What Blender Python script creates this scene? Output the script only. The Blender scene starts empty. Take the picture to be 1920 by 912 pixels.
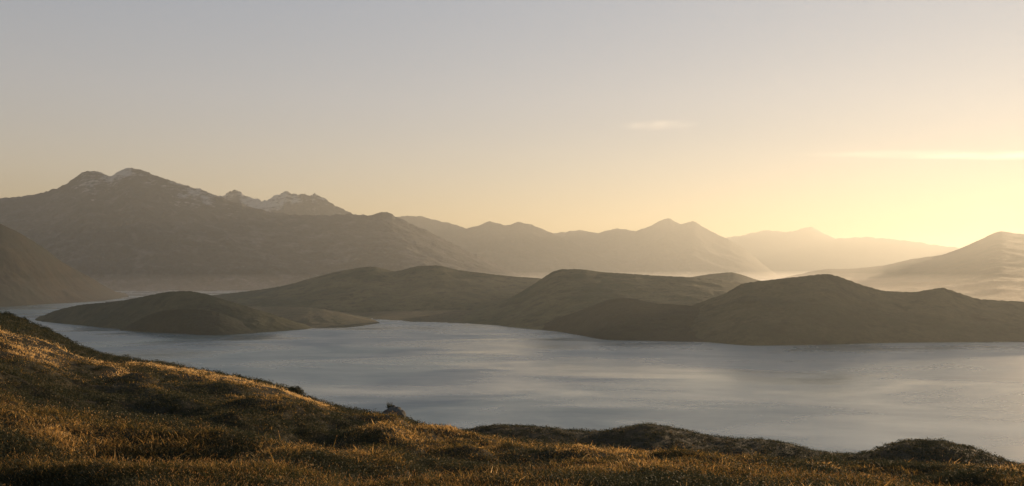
import bpy, math, random
import numpy as np
from mathutils import Vector

# ------------------------------------------------------------------ camera, sky, sun, exposure
scene = bpy.context.scene
COL = scene.collection
R = math.radians
F, CX, HOR = 1663.0, 960.0, 505.0        # focal length in photo pixels, centre column, horizon row
LAKE = -150.0                            # lake level below the eye

cam_d = bpy.data.cameras.new('camera')
cam = bpy.data.objects.new('camera', cam_d)
COL.objects.link(cam)
cam.location = (0, 0, 0)
cam.rotation_euler = (R(90), 0, 0)
cam_d.sensor_width = 36.0
cam_d.lens = 36.0 * F / 1920.0
cam_d.shift_y = (HOR - 456.0) / 1920.0
cam_d.clip_start = 0.5
cam_d.clip_end = 200000.0
scene.camera = cam

SUN_AZ, SUN_EL = 37.5, 5.2
world = bpy.data.worlds.new('World')
scene.world = world
world.use_nodes = True
wn, wl = world.node_tree.nodes, world.node_tree.links
bg = wn['Background']
sky = wn.new('ShaderNodeTexSky')
sky.sky_type = 'NISHITA'
sky.sun_disc = False
sky.sun_elevation = R(SUN_EL)
sky.sun_rotation = R(SUN_AZ)
sky.altitude = 200
sky.air_density = 1.0
sky.dust_density = 0.0
sky.ozone_density = 1.0
hsv = wn.new('ShaderNodeHueSaturation')
hsv.inputs['Saturation'].default_value = 2.15
gam = wn.new('ShaderNodeGamma'); gam.inputs['Gamma'].default_value = 0.36
wl.new(sky.outputs[0], gam.inputs['Color'])
wl.new(gam.outputs[0], hsv.inputs['Color'])
tint = wn.new('ShaderNodeMix'); tint.data_type = 'RGBA'; tint.blend_type = 'MULTIPLY'; tint.inputs['Factor'].default_value = 1.0
tint.inputs['B'].default_value = (1.24, 0.935, 0.925, 1)
wl.new(hsv.outputs[0], tint.inputs['A'])
wl.new(tint.outputs['Result'], bg.inputs['Color'])
bg.inputs['Strength'].default_value = 0.15

sun_d = bpy.data.lights.new('sun', 'SUN')
sun_d.energy = 4.9
sun_d.color = (1.0, 0.695, 0.405)
sun_d.angle = R(0.6)
sun = bpy.data.objects.new('sun', sun_d)
COL.objects.link(sun)
sun.location = (60, 80, 60)
sun.rotation_euler = (R(90 - SUN_EL), 0, R(180 - SUN_AZ))

vs = scene.view_settings
vs.view_transform = 'Standard'
vs.look = 'None'
vs.exposure = 1.26
vs.gamma = 1.0
vs.use_curve_mapping = False
cy = scene.cycles
cy.max_bounces = 6
cy.diffuse_bounces = 3
cy.glossy_bounces = 2
cy.transmission_bounces = 3
cy.transparent_max_bounces = 8
cy.volume_bounces = 1
cy.use_denoising = True
cy.sample_clamp_indirect = 6.0

HAZE_DENSITY = 5.2e-5
HAZE_COLOR = (0.46, 0.485, 0.48)
HAZE_G = 0.48

rng = np.random.default_rng(11)
random.seed(11)

# ------------------------------------------------------------------ helpers
def tag(o, label=None, cat=None, kind=None, group=None):
    if label: o['label'] = label
    if cat: o['category'] = cat
    if kind: o['kind'] = kind
    if group: o['group'] = group
    return o

def mesh_np(name, verts, faces, mats, smooth=False, fmat=None, attrs=None):
    """verts (n,3); faces (m,k) with one k"""
    verts = np.asarray(verts, np.float32); faces = np.asarray(faces, np.int32)
    me = bpy.data.meshes.new(name)
    n, (m, k) = len(verts), faces.shape
    me.vertices.add(n); me.vertices.foreach_set('co', verts.ravel())
    me.loops.add(m * k); me.loops.foreach_set('vertex_index', faces.ravel())
    me.polygons.add(m)
    me.polygons.foreach_set('loop_start', np.arange(0, m * k, k, dtype=np.int32))
    me.polygons.foreach_set('loop_total', np.full(m, k, np.int32))
    if smooth: me.polygons.foreach_set('use_smooth', np.ones(m, bool))
    for mt in mats: me.materials.append(mt)
    if fmat is not None: me.polygons.foreach_set('material_index', np.asarray(fmat, np.int32))
    for an, av in (attrs or {}).items():
        a = me.attributes.new(an, 'FLOAT', 'POINT')
        a.data.foreach_set('value', np.asarray(av, np.float32))
    me.update()
    return me

def obj(name, me, parent=None):
    o = bpy.data.objects.new(name, me)
    COL.objects.link(o)
    if parent: o.parent = parent
    return o

def _hash(ix, iy, seed):
    h = (ix.astype(np.int64) * 374761393 + iy.astype(np.int64) * 668265263 + seed * 2147483647 * 31) & 0xFFFFFFFF
    h = ((h ^ (h >> 13)) * 1274126177) & 0xFFFFFFFF
    h = h ^ (h >> 16)
    return (h & 0xFFFFFF) / float(0xFFFFFF)

def vnoise(x, y, seed=0):
    ix, iy = np.floor(x), np.floor(y)
    fx, fy = x - ix, y - iy
    ix, iy = ix.astype(np.int64), iy.astype(np.int64)
    def g(i, j):
        a = _hash(ix + i, iy + j, seed) * 2 * np.pi
        return np.cos(a) * (fx - i) + np.sin(a) * (fy - j)
    u = fx**3 * (fx * (fx * 6 - 15) + 10); v = fy**3 * (fy * (fy * 6 - 15) + 10)
    a = g(0, 0) * (1 - u) + g(1, 0) * u
    b = g(0, 1) * (1 - u) + g(1, 1) * u
    return (a * (1 - v) + b * v) * 1.4

def fbm(x, y, octs=5, seed=0, gain=0.5, lac=2.03):
    s, a, t = 0.0, 1.0, 0.0
    for o in range(octs):
        s = s + a * vnoise(x + 17.3 * o, y - 9.1 * o, seed + o * 7); t += a
        a *= gain; x = x * lac; y = y * lac
    return s / t

def ridged(x, y, octs=5, seed=0, gain=0.5, lac=2.05):
    s, a, t = 0.0, 1.0, 0.0
    for o in range(octs):
        s = s + a * (1 - np.abs(vnoise(x + 13.7 * o, y + 5.1 * o, seed + o * 11)) * 2); t += a
        a *= gain; x = x * lac; y = y * lac
    return s / t

def smooth(x, a, b):
    t = np.clip((x - a) / (b - a), 0, 1)
    return t * t * (3 - 2 * t)

def curve(pts, sharp=0.0):
    """smooth-ish interpolation of a polyline by px"""
    xs = np.array([p[0] for p in pts], float); ys = np.array([p[1] for p in pts], float)
    def f(x):
        x = np.asarray(x, float)
        m = np.gradient(ys, xs) if len(xs) > 1 else np.zeros(1)
        # limit the tangents (monotone) so that no overshoot appears
        d = np.diff(ys) / np.diff(xs)
        m = np.concatenate([[d[0]], np.where(d[:-1] * d[1:] > 0, 2 * d[:-1] * d[1:] / (d[:-1] + d[1:] + 1e-12), 0.0), [d[-1]]])
        i = np.clip(np.searchsorted(xs, x) - 1, 0, len(xs) - 2)
        h = xs[i + 1] - xs[i]; t = np.clip((x - xs[i]) / h, 0, 1)
        c = ((2*t**3 - 3*t**2 + 1) * ys[i] + (t**3 - 2*t**2 + t) * h * m[i]
             + (-2*t**3 + 3*t**2) * ys[i + 1] + (t**3 - t**2) * h * m[i + 1])
        return c * (1 - sharp) + sharp * np.interp(x, xs, ys)
    return f

def node_mat(name):
    m = bpy.data.materials.new(name); m.use_nodes = True
    return m, m.node_tree.nodes, m.node_tree.links

def land_mat(name, c1, c2, c3, scale, bump=0.0, bump_scale=None, snow=None, stretch=(1, 1, 1), rough=0.95):
    """patchy vegetation / rock: three base colours mixed by two noises; optional snow above a height"""
    m, n, l = node_mat(name)
    b = n['Principled BSDF']; b.inputs['Roughness'].default_value = rough
    b.inputs['Specular IOR Level'].default_value = 0.15
    geo = n.new('ShaderNodeNewGeometry')
    mp = n.new('ShaderNodeMapping'); mp.inputs['Scale'].default_value = stretch
    l.new(geo.outputs['Position'], mp.inputs['Vector'])
    def noise(sc, det=6, ro=0.6):
        t = n.new('ShaderNodeTexNoise'); t.inputs['Scale'].default_value = sc
        t.inputs['Detail'].default_value = det; t.inputs['Roughness'].default_value = ro
        l.new(mp.outputs[0], t.inputs['Vector']); return t
    n1, n2, n3 = noise(scale), noise(scale * 4.3, 5, 0.65), noise(scale * 19, 4, 0.7)
    def ramp(src, a, bb):
        r = n.new('ShaderNodeMapRange'); r.inputs['From Min'].default_value = a; r.inputs['From Max'].default_value = bb
        l.new(src, r.inputs['Value']); return r.outputs[0]
    def mix(f, a, bcol):
        x = n.new('ShaderNodeMix'); x.data_type = 'RGBA'
        l.new(f, x.inputs['Factor'])
        for s, v in ((x.inputs['A'], a), (x.inputs['B'], bcol)):
            if isinstance(v, tuple): s.default_value = (*v, 1)
            else: l.new(v, s)
        return x.outputs['Result']
    c = mix(ramp(n1.outputs[0], 0.38, 0.6), c1, c2)
    c = mix(ramp(n2.outputs[0], 0.5, 0.68), c, c3)
    k = n.new('ShaderNodeMix'); k.data_type = 'RGBA'; k.blend_type = 'MULTIPLY'; k.inputs['Factor'].default_value = 1
    g = n.new('ShaderNodeMapRange'); g.inputs['From Min'].default_value = 0.3; g.inputs['From Max'].default_value = 0.7
    g.inputs['To Min'].default_value = 0.6; g.inputs['To Max'].default_value = 1.35
    l.new(n3.outputs[0], g.inputs['Value']); l.new(c, k.inputs['A'])
    cmb = n.new('ShaderNodeCombineColor')
    for i in range(3): l.new(g.outputs[0], cmb.inputs[i])
    l.new(cmb.outputs[0], k.inputs['B'])
    c = k.outputs['Result']
    if snow:
        z0, z1, thr = snow
        sep = n.new('ShaderNodeSeparateXYZ'); l.new(geo.outputs['Position'], sep.inputs[0])
        hz = ramp(sep.outputs['Z'], z0, z1)
        gl = n.new('ShaderNodeAttribute'); gl.attribute_name = 'gully'
        sn = n.new('ShaderNodeTexNoise'); sn.inputs['Scale'].default_value = 0.010
        sn.inputs['Detail'].default_value = 8; sn.inputs['Roughness'].default_value = 0.72
        mp2 = n.new('ShaderNodeMapping'); mp2.inputs['Scale'].default_value = (1, 0.6, 2.2)
        mp2.inputs['Rotation'].default_value = (0, R(18), 0)
        l.new(geo.outputs['Position'], mp2.inputs['Vector']); l.new(mp2.outputs[0], sn.inputs['Vector'])
        ad = n.new('ShaderNodeMath'); ad.operation = 'MULTIPLY_ADD'; ad.inputs[1].default_value = 0.22
        l.new(hz, ad.inputs[0]); l.new(sn.outputs[0], ad.inputs[2])
        ag = n.new('ShaderNodeMath'); ag.operation = 'MULTIPLY_ADD'; ag.inputs[1].default_value = 0.38
        l.new(gl.outputs['Fac'], ag.inputs[0]); l.new(ad.outputs[0], ag.inputs[2])
        sf = ramp(ag.outputs[0], thr, thr + 0.16)
        mk = n.new('ShaderNodeMath'); mk.operation = 'MULTIPLY'; l.new(sf, mk.inputs[0])
        l.new(ramp(sep.outputs['Z'], z0 - 100, z0 + 60), mk.inputs[1])
        c = mix(mk.outputs[0], c, (0.32, 0.32, 0.32))
    l.new(c, b.inputs['Base Color'])
    if bump:
        bp = n.new('ShaderNodeBump'); bp.inputs['Strength'].default_value = 1.0; bp.inputs['Distance'].default_value = bump
        bn = noise(bump_scale or scale * 8, 8, 0.7)
        l.new(bn.outputs[0], bp.inputs['Height']); l.new(bp.outputs[0], b.inputs['Normal'])
    return m

# ------------------------------------------------------------------ setting: lake
def lake_mat():
    m, n, l = node_mat('lake_water')
    b = n['Principled BSDF']
    b.inputs['Base Color'].default_value = (0.075, 0.135, 0.158, 1)
    b.inputs['IOR'].default_value = 1.4
    geo = n.new('ShaderNodeNewGeometry')
    def noise(sc, scl, det, ro=0.55, dist=0.0):
        mp = n.new('ShaderNodeMapping'); mp.inputs['Scale'].default_value = scl
        mp.inputs['Rotation'].default_value = (0, 0, R(6))
        l.new(geo.outputs['Position'], mp.inputs['Vector'])
        t = n.new('ShaderNodeTexNoise'); t.inputs['Scale'].default_value = sc
        t.inputs['Detail'].default_value = det; t.inputs['Roughness'].default_value = ro
        t.inputs['Distortion'].default_value = dist
        l.new(mp.outputs[0], t.inputs['Vector']); return t.outputs[0]
    # wind lanes: patches of ruffled and calmer water
    p1 = noise(0.0042, (0.55, 1.0, 1), 6, 0.6, 0.6)
    p2 = noise(0.022, (0.4, 1.0, 1), 5, 0.6, 0.3)
    mx = n.new('ShaderNodeMath'); mx.operation = 'MULTIPLY_ADD'; mx.inputs[1].default_value = 0.12
    l.new(p2, mx.inputs[0]); l.new(p1, mx.inputs[2])
    rr = n.new('ShaderNodeMapRange'); rr.inputs['From Min'].default_value = 0.42; rr.inputs['From Max'].default_value = 0.72
    rr.inputs['To Min'].default_value = 0.14; rr.inputs['To Max'].default_value = 0.42
    l.new(mx.outputs[0], rr.inputs['Value']); l.new(rr.outputs[0], b.inputs['Roughness'])
    w1 = noise(0.35, (0.6, 1, 1), 4, 0.6); w2 = noise(0.06, (0.6, 1, 1), 4, 0.6)
    ad = n.new('ShaderNodeMath'); ad.operation = 'MULTIPLY_ADD'; ad.inputs[1].default_value = 3.0
    l.new(w2, ad.inputs[0]); l.new(w1, ad.inputs[2])
    bp = n.new('ShaderNodeBump'); bp.inputs['Distance'].default_value = 0.5
    bs = n.new('ShaderNodeMapRange'); bs.inputs['From Min'].default_value = 0.48; bs.inputs['From Max'].default_value = 0.75
    bs.inputs['To Min'].default_value = 0.06; bs.inputs['To Max'].default_value = 0.13
    l.new(mx.outputs[0], bs.inputs['Value']); l.new(bs.outputs[0], bp.inputs['Strength'])
    l.new(ad.outputs[0], bp.inputs['Height']); l.new(bp.outputs[0], b.inputs['Normal'])
    return m

XB, Y0, Y1 = 30000.0, -2500.0, 46000.0
lake = obj('lake', mesh_np('lake', [(-XB+500, Y0+300, LAKE), (XB-500, Y0+300, LAKE), (XB-500, Y1-300, LAKE), (-XB+500, Y1-300, LAKE)], [(0, 1, 2, 3)], [lake_mat()]))
tag(lake, 'calm grey blue lake with pale wind streaks filling the basin below the slope', 'lake', 'structure')

# ------------------------------------------------------------------ setting: hills and mountains
def wl_dist(py): return -LAKE * F / (np.maximum(py, HOR + 6) - HOR)

def ridge(name, label, cat, mat, crest, D, foot, depth_back, cols=500, rows=90, power=1.2,
          ns=600.0, na=60.0, crest_amp=4.0, crest_ns=60.0, seed=1, back_rows=24, gully=1.0, sharp=0.25):
    """A hill as a full 3-D body: crest line at distance D, front slope down to the foot distance
    (a number or a waterline curve), back slope behind it."""
    fc = curve(crest, sharp); px = np.linspace(crest[0][0], crest[-1][0], cols)
    u = (px - CX) / F
    Dc = curve(D)(px) if isinstance(D, list) else np.full(cols, float(D))
    Df = wl_dist(curve(foot)(px)) if isinstance(foot, list) else np.full(cols, float(foot))
    Df = np.minimum(Df, Dc - 40)
    base = LAKE - 4.0
    zc = -(fc(px) - HOR) / F * Dc
    zc = np.maximum(zc + crest_amp * np.clip((zc - base) / (9 * crest_amp), 0.12, 1) * fbm(px * Dc / F / crest_ns, px * 0 + seed, 5, seed, 0.6), base + 1)
    # jagged detail belongs to the crest: the slopes below follow a smoothed crest
    kw = max(3, cols // 50); kern = np.hanning(2 * kw + 1); kern /= kern.sum()
    zs = np.convolve(np.pad(zc, kw, mode='edge'), kern, 'valid')
    jag = zc - zs
    tf = np.linspace(0, 1, rows); tb = np.linspace(0, 1, back_rows)[1:]
    d = np.concatenate([Df[None] + (Dc - Df)[None] * tf[:, None], Dc[None] + depth_back * tb[:, None] * np.ones((1, cols))])
    hf = np.concatenate([tf ** power, (1 - tb) ** 1.3])[:, None] * np.ones((1, cols))
    # round the top a little so the crest is not a knife edge
    X, Y = u[None] * d, d
    H = np.maximum(zs - base, 1.0)[None]
    jw = np.concatenate([tf ** 28, (1 - tb) ** 14])[:, None]
    g = ridged(X / ns, Y / ns, 6, seed)                   # 1 on spurs
    g2 = fbm(X / (ns * 0.25), Y / (ns * 0.25), 5, seed + 50, 0.55)
    w = np.concatenate([np.sin(np.pi * np.clip(tf, 0, 1)) ** 0.7 * (1 - 0.35 * tf), np.sin(np.pi * tb)])[:, None]
    Z = base + H * hf - (gully * na * (1 - g) * 0.6 - na * 0.35 * g2) * w * np.clip(H / (na * 4), 0.12, 1) + jag[None] * jw
    Z = np.maximum(Z, base)
    nr = len(d)
    v = np.stack([X, Y, Z], -1).reshape(-1, 3)
    i = np.arange((nr - 1))[:, None] * cols + np.arange(cols - 1)[None]
    f = np.stack([i, i + 1, i + 1 + cols, i + cols], -1).reshape(-1, 4)
    o = obj(name, mesh_np(name, v, f, [mat], smooth=True, attrs={'gully': np.clip(1 - g, 0, 1).ravel()}))
    tag(o, label, cat, 'structure')
    return o

M_rock = land_mat('mountain_rock', (0.024, 0.031, 0.031), (0.045, 0.047, 0.044), (0.095, 0.092, 0.088), 0.0012, 60, 0.004, snow=(520, 1000, 0.87))
M_rock_snowy = land_mat('snowy_rock', (0.05, 0.05, 0.046), (0.07, 0.065, 0.058), (0.09, 0.085, 0.075), 0.0012, 25, 0.004, snow=(620, 950, 0.80))
M_far = land_mat('far_rock', (0.034, 0.036, 0.03), (0.045, 0.042, 0.034), (0.055, 0.05, 0.042), 0.0008, 20, 0.003)
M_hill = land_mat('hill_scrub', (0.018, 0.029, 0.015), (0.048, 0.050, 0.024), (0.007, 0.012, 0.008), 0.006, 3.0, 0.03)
M_hill_lit = land_mat('hill_scrub_lit', (0.030, 0.044, 0.021), (0.085, 0.080, 0.038), (0.014, 0.022, 0.013), 0.006, 3.0, 0.03)  # lighter hill colours, painting in the light and haze on farther hills
M_hill_shade = land_mat('hill_scrub_shade', (0.010, 0.018, 0.011), (0.018, 0.025, 0.013), (0.006, 0.012, 0.008), 0.008, 3.0, 0.03)  # darker hill colours, painting in the shade that separates nearer hills
M_slope_dark = land_mat('shaded_slope', (0.010, 0.015, 0.011), (0.022, 0.018, 0.011), (0.008, 0.011, 0.008), 0.004, 6.0, 0.012)  # side slope copy darkened so its colour carries the shade
M_low = land_mat('low_pasture', (0.05, 0.055, 0.028), (0.10, 0.08, 0.04), (0.04, 0.042, 0.024), 0.009, 2.0, 0.05, stretch=(1, 0.5, 1))
M_slope = land_mat('side_slope', (0.024, 0.030, 0.017), (0.06, 0.042, 0.022), (0.02, 0.024, 0.014), 0.004, 6.0, 0.012)

ridge('far_mountain_range', 'palest most distant mountain range fading into golden haze', 'mountain range', M_far,
      [(1000, 500), (1180, 480), (1330, 455), (1361, 447), (1398, 440), (1442, 431), (1470, 436), (1490, 433), (1519, 425), (1546, 439), (1568, 447), (1623, 445), (1689, 450), (1744, 458), (1850, 472), (2000, 480), (2250, 490)],
      25000, 13000, 6000, 500, 60, 3.0, 1800, 150, 70, 300, 3, sharp=0.7)
ridge('mountain', 'hazy twin peaked mountain behind the middle hills', 'mountain', M_far,
      [(900, 470), (1000, 447), (1034, 438), (1060, 435), (1087, 432), (1119, 437), (1140, 432), (1159, 429), (1192, 433), (1217, 425), (1252, 409), (1276, 420), (1299, 415), (1333, 434), (1361, 447), (1389, 462), (1410, 478), (1430, 495), (1470, 525)],
      17500, 10500, 3500, 560, 90, 2.4, 1500, 260, 28, 170, 5, sharp=0.6)
ridge('mountain', 'hazy rounded mountain ridge between the snowy peak and the twin peaks', 'mountain', M_far,
      [(600, 420), (740, 407), (765, 405), (788, 406), (830, 416), (855, 422), (875, 428), (895, 424), (918, 415), (947, 423), (971, 417), (996, 421), (1034, 437), (1070, 455), (1120, 480), (1200, 520)],
      15000, 9500, 3500, 560, 90, 2.2, 1300, 260, 26, 150, 8, sharp=0.6)
ridge('mountain', 'snow streaked jagged peak standing behind the big mountain', 'mountain', M_rock_snowy,
      [(330, 420), (400, 372), (425, 362), (445, 356), (462, 368), (490, 377), (510, 371), (536, 360), (560, 365), (575, 364), (598, 367), (620, 380), (640, 391), (661, 401), (700, 415), (800, 460)],
      11500, 9600, 2500, 560, 110, 1.4, 700, 300, 60, 110, 13, sharp=0.7)
ridge('mountain', 'largest massif with two summits and thin snow patches near its crest', 'mountain', M_rock,
      [(-420, 405), (-250, 388), (-100, 380), (0, 373), (60, 366), (115, 350), (150, 327), (174, 319), (205, 331), (235, 315), (262, 318), (300, 333), (345, 347), (395, 362), (430, 376), (470, 388), (500, 396), (540, 402), (600, 404), (645, 402), (690, 404), (723, 397), (748, 409), (802, 434), (860, 462), (940, 500), (1010, 535)],
      9000, 5600, 3500, 1100, 190, 1.7, 900, 420, 30, 100, 21, sharp=0.7)
ridge('hill', 'pale backlit hill with one rounded summit on the sunward shore', 'hill', M_slope,
      [(1430, 530), (1481, 518), (1552, 505), (1596, 504), (1656, 498), (1716, 485), (1766, 478), (1810, 462), (1843, 447), (1876, 434), (1900, 437), (1930, 440), (2000, 446), (2120, 462), (2300, 500)],
      11000, 2950, 3000, 420, 130, 1.55, 900, 60, 10, 110, 31)
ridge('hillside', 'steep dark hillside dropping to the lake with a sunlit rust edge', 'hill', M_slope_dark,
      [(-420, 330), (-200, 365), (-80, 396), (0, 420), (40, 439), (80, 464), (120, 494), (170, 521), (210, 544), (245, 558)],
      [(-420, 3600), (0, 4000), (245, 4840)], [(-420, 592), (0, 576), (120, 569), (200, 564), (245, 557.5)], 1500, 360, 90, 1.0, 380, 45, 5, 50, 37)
ridge('hill', 'wide low hill with two humps across the middle of the lake shore', 'hill', M_hill_lit,
      [(380, 556), (440, 549), (490, 543), (536, 535), (598, 518), (640, 508), (698, 500), (723, 505), (740, 509), (786, 499), (819, 498), (857, 506), (919, 514), (965, 519), (1010, 522), (1080, 535), (1200, 560)],
      3700, 3000, 1200, 420, 90, 0.95, 240, 12, 3.2, 12, 41)
ridge('hill', 'small hump rising behind the flat topped hill', 'hill', M_hill_lit,
      [(1200, 535), (1260, 525), (1301, 519), (1333, 514), (1371, 511), (1389, 515), (1417, 524), (1460, 535)],
      4300, 3600, 700, 220, 60, 1.0, 220, 12, 2, 24, 43)
ridge('low_land', 'flat dark peninsula with pale dry fields ending in a point', 'peninsula', M_low,
      [(330, 588), (440, 574), (500, 577), (560, 576), (600, 579), (636, 586), (680, 599), (718, 607), (746, 613)],
      [(330, 2750), (440, 2950), (600, 2750), (746, 2380)], [(330, 618), (440, 618), (507, 617.5), (590, 618), (673, 618), (715, 615), (746, 612.8)], 700, 320, 70, 0.8, 130, 6, 1.2, 18, 47)
ridge('low_land', 'low brown shore strip between the two humped hill and the water', 'shore', M_low,
      [(560, 594), (640, 589), (700, 586), (760, 584), (860, 583), (940, 586), (1020, 592), (1090, 606)],
      [(560, 3050), (820, 2900), (1090, 2350)], [(560, 604), (670, 606.5), (719, 607.5), (840, 609), (919, 611), (957, 615), (1040, 622), (1090, 628)], 700, 320, 60, 0.8, 130, 7, 1.5, 18, 53)
ridge('hill', 'flat topped hill sloping gently down towards the sun', 'hill', M_hill_lit,
      [(860, 596), (915, 576), (950, 562), (996, 536), (1020, 520), (1034, 511), (1055, 505), (1087, 505), (1126, 510), (1171, 513), (1231, 517), (1294, 520), (1360, 526), (1430, 540), (1560, 570)],
      [(860, 2640), (1100, 2850), (1560, 2750)], [(860, 609), (919, 611), (957, 615), (996, 619), (1048, 623), (1090, 630), (1140, 638), (1231, 640), (1560, 645)], 1100, 420, 100, 0.95, 240, 10, 2.2, 11, 59)
ridge('hill', 'darkest small knoll on the shore in front of the flat topped hill', 'hill', M_hill_shade,
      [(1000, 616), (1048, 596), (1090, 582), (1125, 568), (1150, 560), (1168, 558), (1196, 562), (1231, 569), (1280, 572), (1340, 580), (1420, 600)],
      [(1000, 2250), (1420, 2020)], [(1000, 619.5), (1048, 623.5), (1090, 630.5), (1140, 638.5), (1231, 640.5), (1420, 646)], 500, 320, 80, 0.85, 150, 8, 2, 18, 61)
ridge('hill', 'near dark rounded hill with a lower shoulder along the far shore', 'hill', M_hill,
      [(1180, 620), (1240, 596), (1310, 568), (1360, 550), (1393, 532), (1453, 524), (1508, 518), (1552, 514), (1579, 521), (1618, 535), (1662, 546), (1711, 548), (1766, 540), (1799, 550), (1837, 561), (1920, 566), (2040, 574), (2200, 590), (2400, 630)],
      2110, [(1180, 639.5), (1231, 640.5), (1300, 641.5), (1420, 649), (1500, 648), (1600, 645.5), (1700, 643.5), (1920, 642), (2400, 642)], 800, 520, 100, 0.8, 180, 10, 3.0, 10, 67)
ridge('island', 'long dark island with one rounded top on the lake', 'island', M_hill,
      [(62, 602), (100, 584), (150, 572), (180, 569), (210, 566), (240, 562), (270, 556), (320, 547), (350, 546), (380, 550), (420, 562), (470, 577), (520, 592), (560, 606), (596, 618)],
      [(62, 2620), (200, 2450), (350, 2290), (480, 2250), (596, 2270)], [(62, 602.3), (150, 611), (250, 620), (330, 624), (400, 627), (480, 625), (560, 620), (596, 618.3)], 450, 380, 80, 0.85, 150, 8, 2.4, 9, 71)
ridge('hill', 'low dark headland knoll at the near edge of the island', 'hill', M_hill_shade,
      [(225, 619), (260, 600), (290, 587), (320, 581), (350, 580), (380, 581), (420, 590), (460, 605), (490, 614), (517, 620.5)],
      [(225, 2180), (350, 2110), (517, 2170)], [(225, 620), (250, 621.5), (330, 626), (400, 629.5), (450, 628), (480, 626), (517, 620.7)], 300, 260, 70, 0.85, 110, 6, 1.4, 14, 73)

# ------------------------------------------------------------------ setting: the near slope
SKY_L = curve([(-900, 470), (-500, 520), (-200, 558), (0, 592), (37, 602), (67, 613), (97, 626), (120, 639), (157, 656), (187, 666), (240, 676), (300, 684), (375, 697), (480, 719), (519, 729), (566, 746), (590, 754), (621, 764), (659, 773), (707, 781), (753, 789), (779, 799), (816, 805), (878, 816), (950, 827), (1000, 832), (1050, 838), (1150, 846), (1250, 852), (1320, 857), (1400, 864), (1480, 868), (1550, 871), (1605, 873), (1700, 874), (1800, 877), (1920, 885), (2200, 905), (2600, 940), (3000, 960)])
DIST = curve([(-900, 170), (-300, 150), (0, 125), (200, 105), (400, 86), (700, 64), (900, 56), (1300, 48), (1920, 44), (3000, 40)])
R0, S0 = 14.0, 0.275
# shaded hollows darkened with heath, negative ones are lit crests tinted gold (px, py, half sizes, tilt degrees down to the right, strength)
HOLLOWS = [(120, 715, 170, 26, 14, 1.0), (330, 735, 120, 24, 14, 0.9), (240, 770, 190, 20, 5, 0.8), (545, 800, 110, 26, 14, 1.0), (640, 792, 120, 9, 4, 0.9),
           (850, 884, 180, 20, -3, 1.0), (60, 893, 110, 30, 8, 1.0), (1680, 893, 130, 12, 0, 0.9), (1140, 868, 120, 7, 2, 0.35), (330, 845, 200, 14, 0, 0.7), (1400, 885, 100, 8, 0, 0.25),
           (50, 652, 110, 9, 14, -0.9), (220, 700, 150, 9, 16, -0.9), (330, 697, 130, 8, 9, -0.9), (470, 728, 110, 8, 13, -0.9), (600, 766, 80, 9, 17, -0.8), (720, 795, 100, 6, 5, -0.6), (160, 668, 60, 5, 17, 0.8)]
def hollow(px, py):
    s = np.zeros_like(px)
    for a, b, rx, ry, t, w in HOLLOWS:
        c, q = math.cos(R(t)), math.sin(R(t))
        dx, dy = px - a, py - b
        s = s + w * np.exp(-((dx * c + dy * q) / rx) ** 2 - ((-dx * q + dy * c) / ry) ** 2)
    return s
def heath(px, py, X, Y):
    """where dark heath grows instead of dry grass, also standing in for shade in the hollows (0..1)"""
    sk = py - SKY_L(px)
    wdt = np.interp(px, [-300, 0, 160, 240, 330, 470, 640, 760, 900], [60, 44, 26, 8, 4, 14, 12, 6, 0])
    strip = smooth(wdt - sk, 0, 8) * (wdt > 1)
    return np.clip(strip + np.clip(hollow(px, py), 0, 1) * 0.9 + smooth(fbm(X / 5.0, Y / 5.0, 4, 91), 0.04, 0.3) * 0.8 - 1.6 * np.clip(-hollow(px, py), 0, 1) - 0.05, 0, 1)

def ground(px, r):
    """world height of the near slope at column px, distance r"""
    px = np.asarray(px, float); r = np.asarray(r, float)
    u = (px - CX) / F
    D = DIST(px); ss = (SKY_L(px) - HOR) / F
    slope = (D * ss - R0 * S0) / (D - R0)
    z0 = -R0 * S0 - slope * (r - R0)
    py = HOR - F * z0 / np.maximum(r, 1)
    X, Y = u * r, r
    near = smooth(r, 4, 14)
    edge = 1 - 0.8 * smooth(r, D * 0.72, D * 0.98)
    rough = 1.1 * fbm(X / 17, Y / 12, 2, 5) + (1.0 - 0.35 * smooth(r, 45, 90)) * fbm(X / 7.0, Y / 5.5, 2, 8) + 0.42 * fbm(X / 2.3, Y / 2.0, 3, 9)
    z = z0 + rough * np.clip(42 / np.maximum(r, 1), 0.38, 1) * edge * smooth(r, 8, 34) - 1.25 * (np.maximum(hollow(px, py), 0) + 0.25 * np.minimum(hollow(px, py), 0)) * near * np.clip(32 / np.maximum(r, 1), 0.22, 1)
    over = np.maximum(r - D, 0)
    z = z - 0.012 * over ** 2 / (1 + 0.012 * over / 0.34) - 0.00 * over
    z = np.where(r < R0, z, z)
    return X, Y, np.maximum(z, LAKE - 4), py

cols, = (np.linspace(-900, 2900, 900),)
tt = np.linspace(0, 1, 420)
inv = 1 / 3.0 + (1 / 1.0 - 1 / 3.0) * 0
rs_in = 1 / (1 / 5.0 + (1 / 1.0 - 1 / 5.0) * (1 - tt))            # 1..5 of D-scaled below
D_ = DIST(cols)
t_rows = np.linspace(0, 1, 460)
r_front = 1 / ((1 / 3.0) * (1 - t_rows[:, None]) + (1 / D_[None]) * t_rows[:, None])
r_lin = 3.0 + (D_[None] - 3.0) * t_rows[:, None] ** 1.4
r_front = 0.5 * r_front + 0.5 * r_lin
r_back = D_[None] + 520.0 * (np.linspace(0, 1, 70)[1:, None] ** 2.0)
rr_ = np.concatenate([r_front, r_back])
Xg, Yg, Zg, _py = ground(cols[None] + 0 * rr_, rr_)
def soil_mat():
    m = land_mat('peat_soil', (0.025, 0.022, 0.012), (0.045, 0.034, 0.016), (0.018, 0.021, 0.011), 0.25, 0.15, 1.5)
    return m
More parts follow.
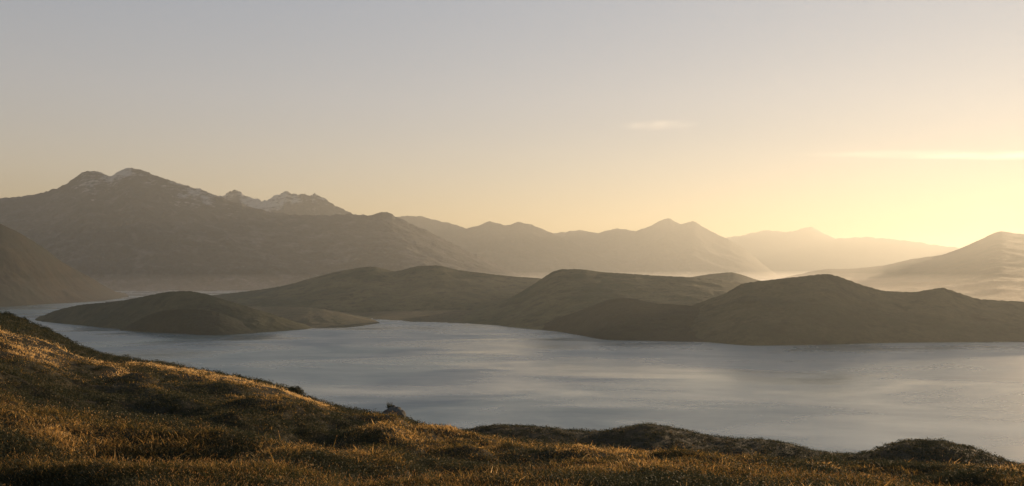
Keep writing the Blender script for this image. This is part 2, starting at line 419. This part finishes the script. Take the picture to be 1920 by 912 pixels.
nr, nc = rr_.shape
ii = np.arange(nr - 1)[:, None] * nc + np.arange(nc - 1)[None]
gm = mesh_np('hillside', np.stack([Xg, Yg, Zg], -1).reshape(-1, 3), np.stack([ii, ii + 1, ii + 1 + nc, ii + nc], -1).reshape(-1, 4), [soil_mat()], smooth=True)
tag(obj('ground', gm), 'near hillside of dry grass and dark heath falling from one corner to the lake', 'ground', 'structure')

# ---- two knolls below the slope
M_knoll = land_mat('knoll_heath_shaded', (0.018, 0.020, 0.013), (0.055, 0.040, 0.020), (0.014, 0.017, 0.011), 0.10, 0.4, 0.8)  # heath colours darkened to paint shade onto the knolls
def knoll(label, crest, D, half, seed):
    fc = curve(crest); px = np.linspace(crest[0][0], crest[-1][0], 420)
    u = (px - CX) / F
    rows = np.linspace(-1, 1, 150)
    d = D + half * rows[:, None] + 0 * px[None]
    zc = -(fc(px) - HOR) / F * D
    prof = np.where(rows < 0, 1 - np.abs(rows) ** 1.7 * 0.9, 1 - np.abs(rows) ** 1.6 * 2.2)[:, None]
    X = u[None] * d; Y = d
    zb = zc - half * 0.30
    Z = zb[None] + (zc - zb)[None] * prof
    w = 1 - np.exp(-(rows / 0.12) ** 2)[:, None] * 0.7
    Z = Z + (fbm(X / 14, Y / 14, 4, seed) * 1.3 + fbm(X / 2.6, Y / 2.6, 4, seed + 3) * 0.35) * w
    n_r, n_c = Z.shape
    i = np.arange(n_r - 1)[:, None] * n_c + np.arange(n_c - 1)[None]
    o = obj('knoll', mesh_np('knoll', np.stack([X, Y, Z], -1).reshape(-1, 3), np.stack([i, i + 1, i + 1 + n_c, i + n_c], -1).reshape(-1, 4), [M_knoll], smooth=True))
    tag(o, label, 'knoll', 'structure')
    return X, Y, Z
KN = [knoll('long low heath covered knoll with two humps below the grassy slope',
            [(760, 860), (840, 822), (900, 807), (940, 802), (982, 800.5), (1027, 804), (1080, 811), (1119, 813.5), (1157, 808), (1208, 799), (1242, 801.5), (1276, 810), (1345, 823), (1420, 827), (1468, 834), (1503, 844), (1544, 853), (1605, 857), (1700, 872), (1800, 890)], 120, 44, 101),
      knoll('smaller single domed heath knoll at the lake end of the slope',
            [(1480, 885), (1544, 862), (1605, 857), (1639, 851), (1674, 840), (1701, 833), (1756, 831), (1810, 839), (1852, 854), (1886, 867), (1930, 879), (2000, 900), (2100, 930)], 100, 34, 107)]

# ------------------------------------------------------------------ vegetation materials
def leafy_mat(name, stops, transl=0.45, rough=0.7, spec=0.2):
    m, n, l = node_mat(name)
    out = n['Material Output']; b = n['Principled BSDF']
    at = n.new('ShaderNodeAttribute'); at.attribute_name = 'tint'
    cr = n.new('ShaderNodeValToRGB'); e = cr.color_ramp.elements
    while len(e) < len(stops): e.new(0.5)
    for k, (p, c) in enumerate(stops):
        e[k].position = p; e[k].color = (*c, 1)
    l.new(at.outputs['Fac'], cr.inputs[0]); l.new(cr.outputs[0], b.inputs['Base Color'])
    b.inputs['Roughness'].default_value = rough; b.inputs['Specular IOR Level'].default_value = spec
    tr = n.new('ShaderNodeBsdfTranslucent'); l.new(cr.outputs[0], tr.inputs['Color'])
    mx = n.new('ShaderNodeMixShader'); mx.inputs[0].default_value = transl
    l.new(b.outputs[0], mx.inputs[1]); l.new(tr.outputs[0], mx.inputs[2]); l.new(mx.outputs[0], out.inputs['Surface'])
    return m
M_grass = leafy_mat('dry_grass', [(0.0, (0.018, 0.026, 0.010)), (0.3, (0.064, 0.054, 0.019)), (0.6, (0.22, 0.135, 0.040)), (0.85, (0.60, 0.35, 0.105)), (1.0, (0.78, 0.58, 0.30))], 0.6)
M_heath = leafy_mat('heath_leaves', [(0.0, (0.020, 0.026, 0.013)), (0.5, (0.050, 0.050, 0.022)), (0.85, (0.12, 0.085, 0.034)), (1.0, (0.22, 0.13, 0.05))], 0.3)

# ------------------------------------------------------------------ grass (one stuff object)
def grass():
    NC = 100000
    px = rng.uniform(-260, 2180, NC)
    w = -0.02 + 1.33 * rng.uniform(0, 1, NC) ** 1.2
    D = DIST(px)
    ir = (1 / D) * (1 - w) + (1 / R0) * w
    ir = np.maximum(ir, 1 / (D * 1.06))
    r = 1 / ir
    X, Y, Z, py = ground(px, r)
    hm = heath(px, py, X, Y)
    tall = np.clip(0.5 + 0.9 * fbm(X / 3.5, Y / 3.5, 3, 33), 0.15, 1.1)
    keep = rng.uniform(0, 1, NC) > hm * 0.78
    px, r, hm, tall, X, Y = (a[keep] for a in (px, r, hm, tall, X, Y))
    n = len(px); per = 18
    # local slope of the ground at each tuft, so that blades stand on it
    e = 0.15
    gz = lambda x, y: ground(x / y * F + CX, y)[2]
    zc = gz(X, Y); zx = (gz(X + e, Y) - zc) / e; zy = (gz(X, Y + e) - zc) / e
    cid = np.repeat(np.arange(n), per)
    N = len(cid)
    ang = rng.uniform(0, 2 * np.pi, N); rad = np.sqrt(rng.uniform(0, 1, N)) * rng.uniform(0.14, 0.62, n)[cid] * (0.8 + r[cid] / 90)
    dx, dy = np.cos(ang) * rad, np.sin(ang) * rad
    bx, by = X[cid] + dx, Y[cid] + dy
    bz = zc[cid] + zx[cid] * dx + zy[cid] * dy
    h = rng.uniform(0.25, 1.25, N) * (rng.uniform(0.7, 1.35, n) * np.where(rng.uniform(0, 1, n) < 0.05, 1.8, 1.0))[cid] * (0.055 + 0.145 * tall[cid]) * (1 - 0.35 * hm[cid])
    seed = rng.uniform(0, 1, N) < 0.05 * (1 - hm[cid] * 0.6)
    h = np.where(seed, h * 1.3 + 0.06, h)
    lean = rng.normal(0, 0.5, (N, 2)) + np.stack([np.cos(ang), np.sin(ang)], 1) * (rad * 0.5)[:, None] + np.array([-0.14, -0.05])
    face = rng.uniform(0, 2 * np.pi, N)
    wd = (0.0018 + 0.00030 * r[cid]) * rng.uniform(0.7, 1.5, N)
    off = np.stack([np.cos(face) * wd, np.sin(face) * wd, 0 * wd], 1)
    b0 = np.stack([bx, by, bz - 0.03], 1)
    mid = b0 + np.stack([lean[:, 0] * h * 0.3, lean[:, 1] * h * 0.3, h * 0.5], 1)
    tip = b0 + np.stack([lean[:, 0] * h * 1.1, lean[:, 1] * h * 1.1, h * (1 - 0.25 * np.minimum(np.hypot(lean[:, 0], lean[:, 1]), 1.6))], 1)
    V = np.stack([b0, mid + off, mid - off, tip], 1)
    tint = np.clip(0.48 - 0.4 * hm[cid] + 0.85 * fbm(X / 8, Y / 8, 3, 44)[cid] + rng.normal(0, 0.18, N) + 0.12 * tall[cid] + 0.6 * np.clip(-hollow(px, py[keep]), 0, 1)[cid], 0, 0.97)  # blades darkened where heath marks shade, gilded where crests should look sunlit
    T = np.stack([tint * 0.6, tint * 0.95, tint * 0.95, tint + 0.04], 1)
    k = np.arange(N)[:, None] * 4
    F3 = np.concatenate([k + [0, 1, 2], k + [2, 1, 3]])
    # seed heads: slim spindles leaning with the tall stalks
    si = np.nonzero(seed)[0]; m = len(si)
    sw = (0.0028 + 0.00016 * r[cid][si])[:, None]; sh = (0.035 + 0.0005 * r[cid][si])[:, None]
    c = tip[si]; ax = (tip - mid)[si]; ax = ax / np.linalg.norm(ax, axis=1)[:, None]
    SV = np.stack([c + np.array([-1, 0, 0]) * sw, c + np.array([0.5, -0.87, 0]) * sw, c + np.array([0.5, 0.87, 0]) * sw, c + ax * sh, c - ax * sh * 0.7], 1)
    ks = N * 4 + np.arange(m)[:, None] * 5
    FS = np.concatenate([ks + q for q in ([0, 1, 3], [1, 2, 3], [2, 0, 3], [1, 0, 4], [2, 1, 4], [0, 2, 4])])
    ST = np.repeat(np.clip(0.85 + rng.normal(0, 0.12, m), 0, 1), 5)
    me = mesh_np('grass', np.concatenate([V.reshape(-1, 3), SV.reshape(-1, 3)]), np.concatenate([F3, FS]), [M_grass],
                 attrs={'tint': np.concatenate([T.ravel(), ST])})
    tag(obj('grass', me), 'dry golden tussock grass with pale seed heads covering the slope', 'grass', 'stuff')
grass()

# ------------------------------------------------------------------ heath ground cover (stuff)
def leaf_clumps(c, rad, hgt, per, size, tint, rs):
    """leaf-sized triangles spread through low domes; c (n,3)"""
    n = len(c); cid = np.repeat(np.arange(n), per); N = len(cid)
    a = rs.uniform(0, 2 * np.pi, N); rr = rs.uniform(0, 1, N) ** 0.5; top = np.sqrt(np.clip(1 - rr ** 2, 0, 1)) * rs.uniform(0.35, 1.05, N)
    p = c[cid] + np.stack([np.cos(a) * rr * rad[cid], np.sin(a) * rr * rad[cid], top * hgt[cid]], 1)
    d1 = rs.normal(0, 1, (N, 3)); d1 /= np.linalg.norm(d1, axis=1)[:, None]
    d2 = rs.normal(0, 1, (N, 3)); d2 -= (d2 * d1).sum(1)[:, None] * d1; d2 /= np.linalg.norm(d2, axis=1)[:, None]
    s = (size[cid] * rs.uniform(0.6, 1.4, N))[:, None]
    V = np.stack([p - d1 * s, p + d2 * s * 0.34, p + d1 * s, p - d2 * s * 0.34], 1).reshape(-1, 3)
    k = np.arange(N)[:, None] * 4
    t = np.repeat(np.clip(tint[cid] + rs.normal(0, 0.15, N), 0, 1), 4)
    return V, k + [0, 1, 2, 3], t

def heather():
    NC = 95000
    px = rng.uniform(-260, 2180, NC); w = -0.02 + 1.3 * rng.uniform(0, 1, NC) ** 1.2
    D = DIST(px); r = 1 / np.maximum((1 / D) * (1 - w) + (1 / R0) * w, 1 / (D * 1.05))
    X, Y, Z, py = ground(px, r)
    hm = heath(px, py, X, Y)
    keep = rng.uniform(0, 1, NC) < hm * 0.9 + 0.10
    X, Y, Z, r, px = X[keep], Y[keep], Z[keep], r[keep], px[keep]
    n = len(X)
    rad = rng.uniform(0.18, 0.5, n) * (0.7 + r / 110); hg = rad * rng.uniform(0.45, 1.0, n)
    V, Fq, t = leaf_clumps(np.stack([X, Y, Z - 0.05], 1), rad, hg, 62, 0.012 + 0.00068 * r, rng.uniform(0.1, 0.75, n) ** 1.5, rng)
    # the same plants on the two knolls
    Vs, Fs, Ts = [V], [Fq], [t]; base = len(V)
    for (KX, KY, KZ), m in zip(KN, (9000, 5000)):
        i = rng.integers(4, KX.shape[0] - 60, m); j = rng.integers(3, KX.shape[1] - 3, m)
        c = np.stack([KX[i, j], KY[i, j], KZ[i, j] - 0.1], 1)
        rad = rng.uniform(0.3, 0.9, m); hg = rad * rng.uniform(0.35, 0.8, m)
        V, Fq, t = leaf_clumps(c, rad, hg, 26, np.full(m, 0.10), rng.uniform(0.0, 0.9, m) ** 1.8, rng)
        Vs.append(V); Fs.append(Fq + base); Ts.append(t); base += len(V)
    me = mesh_np('heather', np.concatenate(Vs), np.concatenate(Fs), [M_heath], attrs={'tint': np.concatenate(Ts)})
    tag(obj('heather', me), 'dark low heath matting the hollows and the knolls, deepening their shade', 'heath', 'stuff')
heather()

# ------------------------------------------------------------------ shrubs and boulders along the skyline
M_bark = land_mat('shrub_bark', (0.05, 0.04, 0.03), (0.08, 0.06, 0.04), (0.04, 0.03, 0.02), 8.0)
M_stone = land_mat('boulder_stone', (0.06, 0.06, 0.055), (0.10, 0.095, 0.085), (0.16, 0.15, 0.12), 1.2, 0.06, 6.0)
def shrub_meshes(seed):
    rs = np.random.default_rng(seed)
    n = 16
    a = rs.uniform(0, 2 * np.pi, n); q = rs.uniform(0.0, 0.75, n)
    c = np.stack([np.cos(a) * q, np.sin(a) * q, rs.uniform(0.0, 0.4, n) * (1 - q)], 1)
    V, Fq, t = leaf_clumps(c, rs.uniform(0.25, 0.5, n), rs.uniform(0.35, 0.7, n), 340, np.full(n, 0.06), rs.uniform(0, 0.45, n), rs)
    fol = mesh_np('foliage', V, Fq, [M_heath], attrs={'tint': t})
    SV, SF = [], []
    for k in range(12):
        aa = rs.uniform(0, 2 * np.pi); ln = rs.uniform(0.45, 0.85); ou = rs.uniform(0.1, 0.7)
        p0 = np.array([math.cos(aa) * 0.08, math.sin(aa) * 0.08, -0.1]); p1 = np.array([math.cos(aa) * ou, math.sin(aa) * ou, ln])
        pm = (p0 + p1) / 2 + np.array([0, 0, 0.08])
        b = len(SV)
        for p, w in ((p0, 0.03), (pm, 0.02), (p1, 0.007)):
            for s in range(4):
                th = s * math.pi / 2; SV.append(p + np.array([math.cos(th) * w, math.sin(th) * w, 0]))
        for lv in range(2):
            for s in range(4):
                SF.append([b + lv * 4 + s, b + lv * 4 + (s + 1) % 4, b + lv * 4 + 4 + (s + 1) % 4, b + lv * 4 + 4 + s])
    return fol, mesh_np('stem', SV, SF, [M_bark])
SHRUBS = [shrub_meshes(200 + k) for k in range(4)]
def shrub(px, drop, size, label, group=None, kind=0, flat=0.75):
    """drop: how far (m) in front of the skyline it grows"""
    r = float(DIST(px)) - drop
    X, Y, Z, _ = ground(np.array([px]), np.array([r]))
    e = bpy.data.objects.new('shrub', None); COL.objects.link(e)
    e.location = (X[0], Y[0], Z[0] - 0.16 * size); e.rotation_euler = (0, 0, random.uniform(0, 6.28)); e.scale = (size, size, size * flat)
    e.empty_display_size = 0.2
    tag(e, label, 'shrub', None, group)
    f, s = SHRUBS[kind % 4]
    obj('foliage', f, e); obj('stem', s, e)
    return e
G1 = 'dark shrubs along the crest of the near slope'
for k, (px, drop, sz, lab) in enumerate([
        (10, 1.0, 1.5, 'broad dark shrub at the topmost end of the slope crest'),
        (34, 0.5, 1.3, 'dark shrub second from the topmost end of the slope crest'),
        (68, 0.8, 0.95, 'round shrub third from the topmost end of the slope crest'),
        (82, 0.8, 0.9, 'pointed shrub fourth from the topmost end of the slope crest'),
        (104, 0.5, 0.75, 'small shrub where the crest meets the tip of the island'),
        (118, 0.8, 0.9, 'leaning shrub just beneath the waterline of the island'),
        (160, 0.6, 0.8, 'last dark shrub of the bushy part of the crest'),
        (172, 0.4, 0.6, 'tiny shrub where bushes give way to golden grass on the crest'),
        (448, 0.5, 0.6, 'low shrub on the grassy crest well above the big bush'),
        (483, 0.5, 0.62, 'low wide shrub on the crest above the big bush'),
        (515, 0.4, 0.62, 'upright small shrub just above the big bush'),
        (577, 0.4, 0.5, 'small shrub just below the big bush on the crest'),
        (588, 0.4, 0.42, 'tiny shrub second below the big bush on the crest'),
        (690, 0.4, 0.45, 'flat dark shrub on the crest just above the boulder'),
        (764, 0.3, 0.42, 'small tufted shrub just below the boulder')]):
    shrub(px, drop * 0.4, sz, lab, G1, k, 0.75)
shrub(546, 0.6, 1.45, 'big rounded dark bush bulging from the middle of the crest', None, 1, 0.62)

G2 = 'heath shrubs scattered over the grassy slope'
def slope_shrub(px, py, size, kind):
    # the distance at which the plain slope passes behind this column and row
    D = float(DIST(px)); ss = (float(SKY_L(px)) - HOR) / F
    m = (D * ss - R0 * S0) / (D - R0); q = (py - HOR) / F
    r = (R0 * S0 - m * R0) / (q - m)
    shrub(px, D - r, size, 'dark matted heath shrub in a hollow of the grassy slope', G2, kind, 0.6)
for k, (px, py, sz) in enumerate([(90, 712, 0.95), (150, 726, 1.1), (205, 742, 0.8), (285, 742, 0.9), (262, 776, 0.7), (352, 748, 0.8), (420, 772, 0.6), (515, 782, 0.9), (548, 800, 0.7),
                                  (590, 806, 0.6), (640, 796, 0.55), (480, 760, 0.6), (38, 690, 0.9), (330, 712, 0.55), (180, 690, 0.7), (870, 876, 0.4), (1150, 868, 0.4), (1655, 890, 0.4)]):
    slope_shrub(px, py, sz, k)

def boulder(px, drop, w, h, label):
    r = float(DIST(px)) - drop
    X, Y, Z, _ = ground(np.array([px]), np.array([r]))
    nu, nv = 48, 26
    th = np.linspace(0, 2 * np.pi, nu, endpoint=False)[None]; ph = np.linspace(-0.5, np.pi / 2, nv)[:, None]
    x = np.cos(th) * np.cos(ph); y = np.sin(th) * np.cos(ph); z = np.sin(ph) + 0 * th
    k = 1 + 0.22 * fbm(x * 1.6 + 3, y * 1.6 + z * 1.7, 4, 17) + 0.12 * np.sign(vnoise(x * 2, z * 2 + y, 3))*0.3
    V = np.stack([x * w * k, y * w * 0.8 * k, z * h * k + 0.12 * x * h], -1).reshape(-1, 3)
    i = np.arange(nv - 1)[:, None] * nu + np.arange(nu)[None]; j = np.arange(nv - 1)[:, None] * nu + (np.arange(nu)[None] + 1) % nu
    Fq = np.stack([i, j, j + nu, i + nu], -1).reshape(-1, 4)
    e = bpy.data.objects.new('boulder', None); COL.objects.link(e); e.location = (X[0], Y[0], Z[0])
    tag(e, label, 'boulder')
    obj('stone', mesh_np('stone', V, Fq, [M_stone], smooth=True), e)
    # wiry tuft growing on its top
    rs = np.random.default_rng(5); n = 60
    b = np.stack([rs.normal(-0.28 * w, 0.12 * w, n), rs.normal(0, 0.1, n), np.full(n, h * 0.88)], 1)
    tp = b + np.stack([rs.normal(0, 0.12, n), rs.normal(0, 0.1, n), rs.uniform(0.15, 0.5, n)], 1)
    o = np.array([0.014, 0, 0])
    T = np.stack([b - o, b + o, tp], 1).reshape(-1, 3)
    obj('grass_tuft', mesh_np('grass_tuft', T, np.arange(n * 3).reshape(-1, 3), [M_heath], attrs={'tint': np.full(n * 3, 0.55)}), e)
boulder(737, 0.3, 0.86, 0.95, 'dark rounded boulder with a wiry tuft on the crest above the lake')

# ------------------------------------------------------------------ clouds
def cloud(label, px0, px1, py, thick, D, dens, bend=0.0, seed=0):
    x0, x1 = (px0 - CX) / F * D, (px1 - CX) / F * D
    zc = -(py - HOR) / F * D
    hx, hz, hy = (x1 - x0) / 2, thick / F * D / 2, 900.0
    nu, nv = 40, 20
    th = np.linspace(0, 2 * np.pi, nu, endpoint=False)[None]; ph = np.linspace(-np.pi / 2 + 0.02, np.pi / 2 - 0.02, nv)[:, None]
    V = np.stack([np.sin(ph) + 0 * th, np.cos(ph) * np.cos(th), np.cos(ph) * np.sin(th)], -1).reshape(-1, 3)
    i = np.arange(nv - 1)[:, None] * nu + np.arange(nu)[None]; j = np.arange(nv - 1)[:, None] * nu + (np.arange(nu)[None] + 1) % nu
    m, n, l = node_mat('cloud_vapour')
    n.remove(n['Principled BSDF'])
    pv = n.new('ShaderNodeVolumePrincipled')
    pv.inputs['Color'].default_value = (0.98, 0.97, 0.96, 1); pv.inputs['Anisotropy'].default_value = 0.5
    tc = n.new('ShaderNodeTexCoord')
    ln = n.new('ShaderNodeVectorMath'); ln.operation = 'LENGTH'; l.new(tc.outputs['Object'], ln.inputs[0])
    ns = n.new('ShaderNodeTexNoise'); ns.inputs['Scale'].default_value = 1.0; ns.inputs['Detail'].default_value = 4
    mp = n.new('ShaderNodeMapping'); mp.inputs['Scale'].default_value = (3.5, 0.8, 1.2); mp.inputs['Location'].default_value = (seed, 0, 0)
    l.new(tc.outputs['Object'], mp.inputs[0]); l.new(mp.outputs[0], ns.inputs['Vector'])
    fo = n.new('ShaderNodeMapRange'); fo.interpolation_type = 'SMOOTHSTEP'; fo.inputs['From Min'].default_value = 1.0; fo.inputs['From Max'].default_value = 0.1
    l.new(ln.outputs['Value'], fo.inputs['Value'])
    nr_ = n.new('ShaderNodeMapRange'); nr_.inputs['From Min'].default_value = 0.35; nr_.inputs['From Max'].default_value = 0.65
    l.new(ns.outputs[0], nr_.inputs['Value'])
    mu = n.new('ShaderNodeMath'); mu.operation = 'MULTIPLY'; l.new(fo.outputs[0], mu.inputs[0]); l.new(nr_.outputs[0], mu.inputs[1])
    m2 = n.new('ShaderNodeMath'); m2.operation = 'MULTIPLY'; m2.inputs[1].default_value = dens; l.new(mu.outputs[0], m2.inputs[0])
    l.new(m2.outputs[0], pv.inputs['Density']); l.new(pv.outputs[0], n['Material Output'].inputs['Volume'])
    o = obj('cloud', mesh_np('cloud', V, np.stack([i, j, j + nu, i + nu], -1).reshape(-1, 4), [m], smooth=True))
    o.location = ((x0 + x1) / 2, D, zc); o.scale = (hx, hy, hz); o.rotation_euler = (0, R(bend), 0)
    tag(o, label, 'cloud')
cloud('short thin cloud wisp alone in the open sky', 1135, 1330, 235, 10, 20000, 0.00032, -1.5, 3.1)
cloud('long glowing cloud streak close to the sun', 1430, 2250, 291, 14, 20000, 0.00036, 0.5, 7.7)

# ------------------------------------------------------------------ haze
def haze():
    m, n, l = node_mat('haze_air')
    n.remove(n['Principled BSDF'])
    pv = n.new('ShaderNodeVolumePrincipled')
    pv.inputs['Color'].default_value = (*HAZE_COLOR, 1)
    pv.inputs['Density'].default_value = HAZE_DENSITY
    pv.inputs['Anisotropy'].default_value = HAZE_G
    l.new(pv.outputs[0], n['Material Output'].inputs['Volume'])
    zb, zt = LAKE - 6.0, 1110.0
    v = [(x, y, z) for z in (zb, zt) for y in (Y0, Y1) for x in (-XB, XB)]
    f = [(0, 2, 3, 1), (4, 5, 7, 6), (0, 1, 5, 4), (2, 6, 7, 3), (0, 4, 6, 2), (1, 3, 7, 5)]
    tag(obj('haze', mesh_np('haze', v, f, [m])), 'warm evening haze filling the valley air', 'haze', 'stuff')
haze()

def mist():
    m, n, l = node_mat('mist_air')
    n.remove(n['Principled BSDF'])
    pv = n.new('ShaderNodeVolumePrincipled')
    pv.inputs['Color'].default_value = (0.80, 0.78, 0.76, 1)
    pv.inputs['Density'].default_value = 1.7e-5
    pv.inputs['Anisotropy'].default_value = 0.55
    l.new(pv.outputs[0], n['Material Output'].inputs['Volume'])
    for k, (zt, y0) in enumerate(((-35.0, 2800.0), (-70.0, 3100.0), (-105.0, 3500.0))):
        zb, xb, y1 = LAKE - 5.0 + k, 16000.0 - 300 * k, 24000.0 - 300 * k
        v = [(x, y, z) for z in (zb, zt) for y in (y0, y1) for x in (-xb, xb)]
        f = [(0, 2, 3, 1), (4, 5, 7, 6), (0, 1, 5, 4), (2, 6, 7, 3), (0, 4, 6, 2), (1, 3, 7, 5)]
        tag(obj('mist', mesh_np('mist', v, f, [m])), 'thin low mist lying over the far water at the feet of the mountains', 'mist', 'stuff', 'layers of low mist')
mist()
